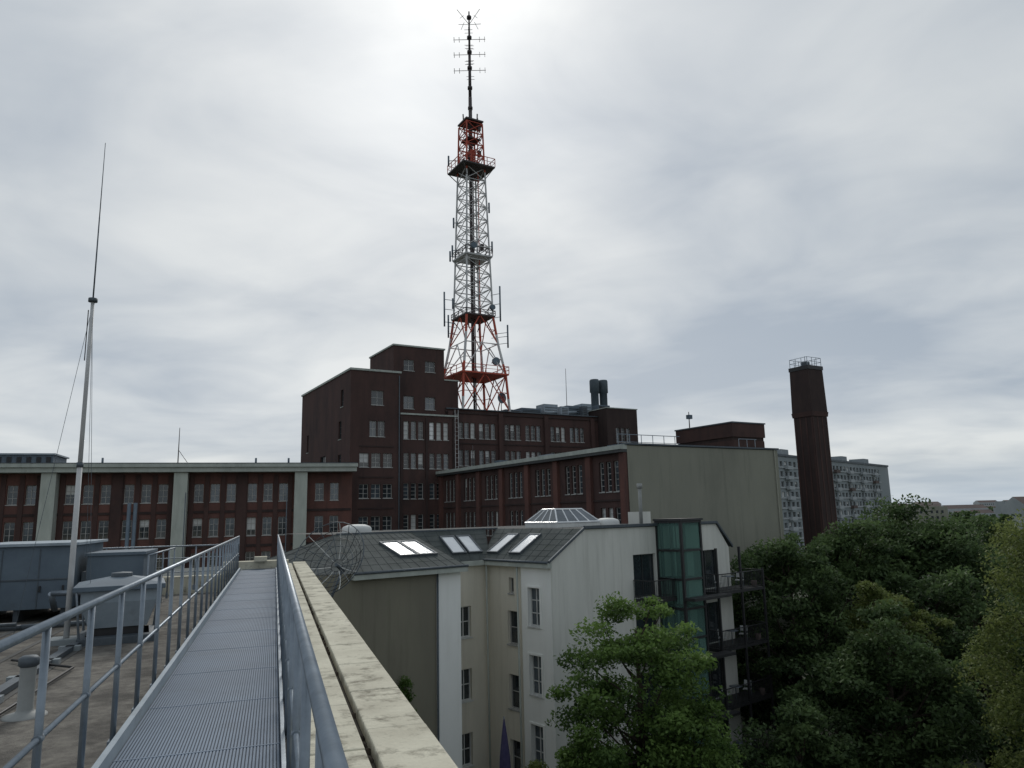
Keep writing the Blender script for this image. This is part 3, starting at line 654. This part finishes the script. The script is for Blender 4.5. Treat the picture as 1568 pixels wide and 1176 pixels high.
# antenna mast
V=empty('antenna_mast',(0,0,0),Wr); mb=MB(); x,y=-3.85,17.2
mb.tube((x,y,-2.3),(x,y,1.2),.055,.05,'twhite',10); mb.tube((x,y,1.2),(x,y,4.7),.045,.035,'twhite',10)
mb.tube((x,y,4.68),(x,y,4.76),.09,.09,'galvdk',10); mb.tube((x,y,4.7),(x,y,6.6),.018,.014,'galvdk',6); mb.tube((x,y,6.6),(x,y,8.35),.012,.007,'galvdk',6)
mb.tube((x,y,1.16),(x,y,1.26),.065,.065,'galvdk',10)
for dx,dy in ((-1.8,-1.0),(1.2,-1.3),(.3,2.0)): mb.tube((x,y,4.6),(x+dx*.45,y+dy*.45,-2.2),.005,None,'galvdk',4)
mb.tube((x-.07,y,4.5),(x-.07,y,3.4),.012,None,'black',4)
mb.box(x-.3,x+.3,y-.3,y+.3,-2.3,-2.2,'conc'); 
mb.make('mast_pole',V)

# mesh dish antenna at the parapet end
V=empty('wire_dish_antenna',(-6.75,28.6,-1.75)); mb=MB()
V.rotation_euler=(math.radians(62),math.radians(18),math.radians(-28))
R0=1.45
def para(r,t): return (r*math.cos(t),r*math.sin(t),r*r*.34)
for i in range(20):
    t=2*math.pi*i/20; mb.path([para(R0*q/6,t) for q in range(1,7)],.014,'galvdk' if i%3 else 'blind',5)
for q in (1,2,3,4,5,6):
    rr=R0*q/6; mb.path([para(rr,2*math.pi*i/32) for i in range(33)],.013 if q<6 else .02,'black' if q%3 else 'galvdk',5)
for t in (0,2.1,4.2): mb.tube(para(R0*.7,t),(0,0,1.0),.012,None,'galvdk',5)
mb.tube((0,0,-.5),(0,0,.1),.07,None,'galvdk',8); mb.tube((0,0,-.4),(.2,-1.6,-.6),.05,None,'galvdk',8)
mb.make('wire_reflector',V)

# ------------------------------------------------------------------ trees
def tree(name,x,y,ztop,rad,ch,leaf,ncl,per,lm,clr=(.7,1.2),droop=0,lean=(0,0),narrow=.75,tmul=1.0,flo=.35):
    Q=empty(name,(x,y,0)); zc=ztop-ch/2
    pts=[]
    while len(pts)<ncl:
        d=rng.normal(size=3); d/=np.linalg.norm(d); f=rng.uniform(flo,1)**.5
        lump=1+.13*math.sin(d[0]*5+x)+.12*math.sin(d[1]*6+d[2]*4+y)-.06
        if d[2]>.6: lump=min(lump,1)
        p=d*f*lump; px=p[0]*rad*(1-narrow*.35*max(0,p[2])); py=p[1]*rad*(1-narrow*.35*max(0,p[2])); pz=p[2]*ch/2
        pts.append((px+lean[0]*p[2],py+lean[1]*p[2],pz+zc,f))
    pts=np.array(pts)
    C_=[];Tn=[]
    for p in pts:
        r=rng.uniform(*clr); n=int(per*rng.uniform(.6,1.3))
        d=rng.normal(size=(n,3)); d/=np.linalg.norm(d,axis=1)[:,None]
        rr=r*rng.uniform(.1,1.15,size=n)**.6
        q=d*rr[:,None]; q[:,2]*=.55; q[:,2]-=(q[:,0]**2+q[:,1]**2)*(.12+droop)/max(r,.1)
        if droop: q[:,2]-=rng.uniform(0,1,n)**2*droop*2.2
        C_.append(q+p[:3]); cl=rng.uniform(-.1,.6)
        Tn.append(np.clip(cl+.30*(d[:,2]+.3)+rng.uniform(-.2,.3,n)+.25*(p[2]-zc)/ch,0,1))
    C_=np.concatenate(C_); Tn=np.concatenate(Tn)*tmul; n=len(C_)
    nrm=rng.normal(size=(n,3)); nrm[:,2]=np.abs(nrm[:,2])*1.2+.2; nrm/=np.linalg.norm(nrm,axis=1)[:,None]
    a=rng.normal(size=(n,3)); u=np.cross(nrm,a); u/=np.linalg.norm(u,axis=1)[:,None]; v=np.cross(nrm,u)
    L_=(leaf*rng.uniform(.55,1.25,n))[:,None]
    V_=np.stack([C_+u*L_,C_+v*L_*.5+nrm*L_*.12,C_-u*L_,C_-v*L_*.5+nrm*L_*.12],1).reshape(-1,3).astype(np.float32)
    me=bpy.data.meshes.new('foliage'); me.vertices.add(4*n); me.vertices.foreach_set('co',V_.ravel())
    me.loops.add(4*n); me.loops.foreach_set('vertex_index',np.arange(4*n,dtype=np.int32)); me.polygons.add(n)
    me.polygons.foreach_set('loop_start',np.arange(0,4*n,4,dtype=np.int32)); me.polygons.foreach_set('loop_total',np.full(n,4,dtype=np.int32))
    me.update(calc_edges=True)
    at=me.attributes.new('tint','FLOAT','POINT'); at.data.foreach_set('value',np.repeat(Tn,4).astype(np.float32))
    me.materials.append(lm); o=bpy.data.objects.new('foliage',me); sc.collection.objects.link(o); o.parent=Q
    mb=MB(); tr=rad*.05+.03
    zb=zc-ch*.25; mb.tube((0,0,G),(lean[0]*.1,lean[1]*.1,zb),tr*1.5,tr,'bark',10); mb.tube((lean[0]*.1,lean[1]*.1,zb),(lean[0]*.5,lean[1]*.5,zc+ch*.3),tr,tr*.2,'bark',8)
    idx=rng.choice(len(pts),min(len(pts),40),replace=False)
    for i in idx:
        p=Vector(pts[i][:3]); h=min(max(zb,p.z-ch*rng.uniform(.08,.35)),zc+ch*.25); s=Vector((lean[0]*.2,lean[1]*.2,h)); m=s.lerp(p,.5)+Vector((0,0,-.1*rad*.5))
        mb.tube(s,m,tr*.35,tr*.2,'bark',6,False); mb.tube(m,p,tr*.2,.012,'bark',5,False)
    mb.make('trunk_and_limbs',Q)
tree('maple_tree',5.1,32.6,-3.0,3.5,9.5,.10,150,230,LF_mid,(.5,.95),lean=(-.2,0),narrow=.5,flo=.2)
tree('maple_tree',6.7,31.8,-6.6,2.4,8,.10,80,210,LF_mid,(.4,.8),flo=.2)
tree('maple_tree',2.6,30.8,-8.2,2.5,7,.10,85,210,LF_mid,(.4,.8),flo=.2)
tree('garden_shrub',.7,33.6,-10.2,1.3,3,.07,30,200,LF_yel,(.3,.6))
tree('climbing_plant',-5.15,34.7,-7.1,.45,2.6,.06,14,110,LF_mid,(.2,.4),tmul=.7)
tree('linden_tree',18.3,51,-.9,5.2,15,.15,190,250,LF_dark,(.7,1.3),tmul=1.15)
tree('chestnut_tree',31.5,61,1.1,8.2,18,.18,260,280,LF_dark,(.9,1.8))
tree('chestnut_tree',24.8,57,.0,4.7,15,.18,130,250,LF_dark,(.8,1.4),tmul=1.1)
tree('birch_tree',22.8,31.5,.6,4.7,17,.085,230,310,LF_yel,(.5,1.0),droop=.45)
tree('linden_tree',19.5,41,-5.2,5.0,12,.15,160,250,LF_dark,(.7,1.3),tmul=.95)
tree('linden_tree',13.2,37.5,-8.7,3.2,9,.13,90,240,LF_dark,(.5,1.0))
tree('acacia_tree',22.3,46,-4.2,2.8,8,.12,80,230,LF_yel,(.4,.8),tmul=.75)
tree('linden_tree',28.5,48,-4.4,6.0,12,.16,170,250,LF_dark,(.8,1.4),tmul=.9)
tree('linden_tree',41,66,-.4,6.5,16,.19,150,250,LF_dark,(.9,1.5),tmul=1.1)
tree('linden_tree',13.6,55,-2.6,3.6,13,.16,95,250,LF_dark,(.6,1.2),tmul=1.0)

# ------------------------------------------------------------------ distant town & treeline
mb=MB()
for i in range(300):
    a=math.radians(rng.uniform(-45,45)); dd=rng.uniform(430,1700); x=dd*math.sin(a); y=dd*math.cos(a)
    w=rng.uniform(12,40); d=rng.uniform(10,16); h=rng.uniform(8,18)*(1 if dd<700 else 1.15); k=random.choice(['conclt','conc','gable','conc'])
    mb.box(x-w/2,x+w/2,y-d/2,y+d/2,G,G+h,k)
    if random.random()<.7:
        z=G+h; r_=rng.uniform(2,4)
        mb.poly([(x-w/2,y-d/2,z),(x+w/2,y-d/2,z),(x+w/2,y,z+r_),(x-w/2,y,z+r_)],'rooftile'); mb.poly([(x-w/2,y+d/2,z),(x-w/2,y,z+r_),(x+w/2,y,z+r_),(x+w/2,y+d/2,z)],'rooftile')
        mb.poly([(x-w/2,y-d/2,z),(x-w/2,y,z+r_),(x-w/2,y+d/2,z)],k); mb.poly([(x+w/2,y-d/2,z),(x+w/2,y+d/2,z),(x+w/2,y,z+r_)],k)
    for f in range(int(h/3.2)):
        for q in range(int(w/3)): mb.box(x-w/2+1+q*3,x-w/2+2.3+q*3,y-d/2-.05,y-d/2-.01,G+1+f*3.1,G+2.6+f*3.1,'glass')
mb.make('distant_town')
n=60000
a=np.radians(rng.uniform(-45,48,n)); cl=np.round(a*160); dd=260+(np.sin(cl*12.9)*43758%1)*900; 
x=dd*np.sin(a); y=dd*np.cos(a)+rng.normal(size=n)*4; hh=8+(np.sin(cl*78.2)*1371%1)*7; z=G+rng.uniform(0,1,n)**.6*hh
keep=~((x<.36*y)&(dd<420)); keep&=~((np.abs(x-105)<60)&(y<330)); x,y,z=x[keep],y[keep],z[keep]; n=len(x)
C_=np.stack([x,y,z],1); u=rng.normal(size=(n,3)); u/=np.linalg.norm(u,axis=1)[:,None]; v=np.cross(u,rng.normal(size=(n,3))); v/=np.linalg.norm(v,axis=1)[:,None]
V_=np.stack([C_+u*1.1,C_+v*.8,C_-u*1.1,C_-v*.8],1).reshape(-1,3).astype(np.float32)
me=bpy.data.meshes.new('distant_trees'); me.vertices.add(4*n); me.vertices.foreach_set('co',V_.ravel()); me.loops.add(4*n); me.loops.foreach_set('vertex_index',np.arange(4*n,dtype=np.int32)); me.polygons.add(n)
me.polygons.foreach_set('loop_start',np.arange(0,4*n,4,dtype=np.int32)); me.polygons.foreach_set('loop_total',np.full(n,4,dtype=np.int32)); me.update(calc_edges=True)
at=me.attributes.new('tint','FLOAT','POINT'); at.data.foreach_set('value',np.repeat(rng.uniform(0,1,n),4).astype(np.float32)); me.materials.append(LF_dark)
sc.collection.objects.link(bpy.data.objects.new('distant_trees',me))

# ------------------------------------------------------------------ sky, sun, camera
SE=math.radians(36); SA=math.radians(-4.5)
S=Vector((math.sin(SA)*math.cos(SE),math.cos(SA)*math.cos(SE),math.sin(SE)))
w=bpy.data.worlds.new('World'); sc.world=w; w.use_nodes=True; nt=w.node_tree; N=nt.nodes; L=nt.links
bg=N['Background']; bg.inputs[1].default_value=.1
sky=N.new('ShaderNodeTexSky'); sky.sky_type='NISHITA'; sky.sun_disc=False; sky.sun_elevation=SE; sky.sun_rotation=SA
tc=N.new('ShaderNodeTexCoord'); sp=N.new('ShaderNodeSeparateXYZ'); L.new(tc.outputs['Generated'],sp.inputs[0])
def mth(op,a,b=None,c=None):
    m=N.new('ShaderNodeMath'); m.operation=op
    for i,q in enumerate((a,b,c)):
        if q is None: continue
        if isinstance(q,(int,float)): m.inputs[i].default_value=q
        else: L.new(q,m.inputs[i])
    return m.outputs[0]
zz=mth('ADD',mth('MAXIMUM',sp.outputs[2],0),.14)
cx=mth('DIVIDE',sp.outputs[0],zz); cy=mth('DIVIDE',sp.outputs[1],zz)
cb=N.new('ShaderNodeCombineXYZ'); L.new(cx,cb.inputs[0]); L.new(cy,cb.inputs[1])
def noise(scale,det,dist,off,st=(1,1,1),rot=0):
    mp=N.new('ShaderNodeMapping'); mp.inputs['Location'].default_value=off; mp.inputs['Scale'].default_value=st; mp.inputs['Rotation'].default_value=(0,0,rot); L.new(cb.outputs[0],mp.inputs[0])
    n=N.new('ShaderNodeTexNoise'); n.inputs['Scale'].default_value=scale; n.inputs['Detail'].default_value=det; n.inputs['Roughness'].default_value=.48; n.inputs['Distortion'].default_value=dist
    L.new(mp.outputs[0],n.inputs[0]); return n.outputs['Fac']
n1=noise(.8,6,.4,(3.1,1.7,0),(.9,.9,1),.35); n2=noise(2.4,7,.5,(7,2,1),(.8,.9,1),.5)
nn=mth('ADD',mth('MULTIPLY',n1,.66),mth('MULTIPLY',n2,.34))
dt=N.new('ShaderNodeVectorMath'); dt.operation='DOT_PRODUCT'; L.new(tc.outputs['Generated'],dt.inputs[0]); dt.inputs[1].default_value=S
glow=mth('POWER',mth('MAXIMUM',dt.outputs['Value'],0),8)
gl2=mth('POWER',mth('MAXIMUM',dt.outputs['Value'],0),60)
rp=N.new('ShaderNodeValToRGB'); e=rp.color_ramp.elements
e[0].position=.38; e[0].color=(.325,.385,.46,1); e[1].position=.62; e[1].color=(.61,.645,.665,1)
L.new(nn,rp.inputs[0])
def vm(op,a,b):
    m=N.new('ShaderNodeVectorMath'); m.operation=op
    for i,q in enumerate((a,b)):
        if isinstance(q,tuple): m.inputs[i].default_value=q
        else: L.new(q,m.inputs[i])
    return m.outputs[0]
def scl(v,f):
    m=N.new('ShaderNodeVectorMath'); m.operation='SCALE'
    if isinstance(v,tuple): m.inputs[0].default_value=v
    else: L.new(v,m.inputs[0])
    if isinstance(f,(int,float)): m.inputs['Scale'].default_value=f
    else: L.new(f,m.inputs['Scale'])
    return m.outputs[0]
gm_=mth('MULTIPLY',glow,mth('ADD',.1,mth('MULTIPLY',nn,1.6)))
cloud=vm('ADD',rp.outputs[0],scl((.27,.25,.22),gm_)); cloud=vm('ADD',cloud,scl((.26,.26,.255),mth('MULTIPLY',gl2,mth('MULTIPLY',n2,1.7))))
hz=N.new('ShaderNodeMapRange'); L.new(sp.outputs[2],hz.inputs[0]); hz.inputs[1].default_value=.0; hz.inputs[2].default_value=.30; hz.inputs[3].default_value=.13; hz.inputs[4].default_value=0
cloud=vm('ADD',cloud,scl((1.0,.95,.87),hz.outputs[0]))
# thin break in the cloud deck just above the horizon, where clear sky shows
br=N.new('ShaderNodeMapRange'); L.new(sp.outputs[2],br.inputs[0]); br.inputs[1].default_value=.015; br.inputs[2].default_value=.06; br.inputs[3].default_value=.45; br.inputs[4].default_value=0
cov=N.new('ShaderNodeMapRange'); L.new(sp.outputs[2],cov.inputs[0]); cov.inputs[1].default_value=-.0; cov.inputs[2].default_value=.12; cov.inputs[3].default_value=.86; cov.inputs[4].default_value=.95
mx=N.new('ShaderNodeMix'); mx.data_type='RGBA'; L.new(cov.outputs[0],mx.inputs[0]); L.new(sky.outputs[0],mx.inputs[6]); L.new(scl(cloud,10),mx.inputs[7])
mx2=N.new('ShaderNodeMix'); mx2.data_type='RGBA'; L.new(br.outputs[0],mx2.inputs[0]); L.new(mx.outputs[2],mx2.inputs[6]); mx2.inputs[7].default_value=(3.4,4.6,5.9,1)
L.new(mx2.outputs[2],bg.inputs[0])
sl_=bpy.data.lights.new('sun','SUN'); sl_.energy=1.4; sl_.angle=math.radians(22); sl_.color=(1,.96,.9)
so=bpy.data.objects.new('sun',sl_); sc.collection.objects.link(so); so.rotation_euler=(-S).to_track_quat('-Z','Y').to_euler(); so.location=(0,0,60)

cd=bpy.data.cameras.new('camera'); cd.sensor_width=36; cd.lens=25.94; cd.clip_start=.05; cd.clip_end=20000
co=bpy.data.objects.new('camera',cd); sc.collection.objects.link(co)
co.rotation_euler=(Matrix.Rotation(math.radians(100.04),3,'X')@Matrix.Rotation(-.023,3,'Z')).to_euler()
sc.camera=co
sc.view_settings.view_transform='Standard'; sc.view_settings.look='None'; sc.view_settings.exposure=0
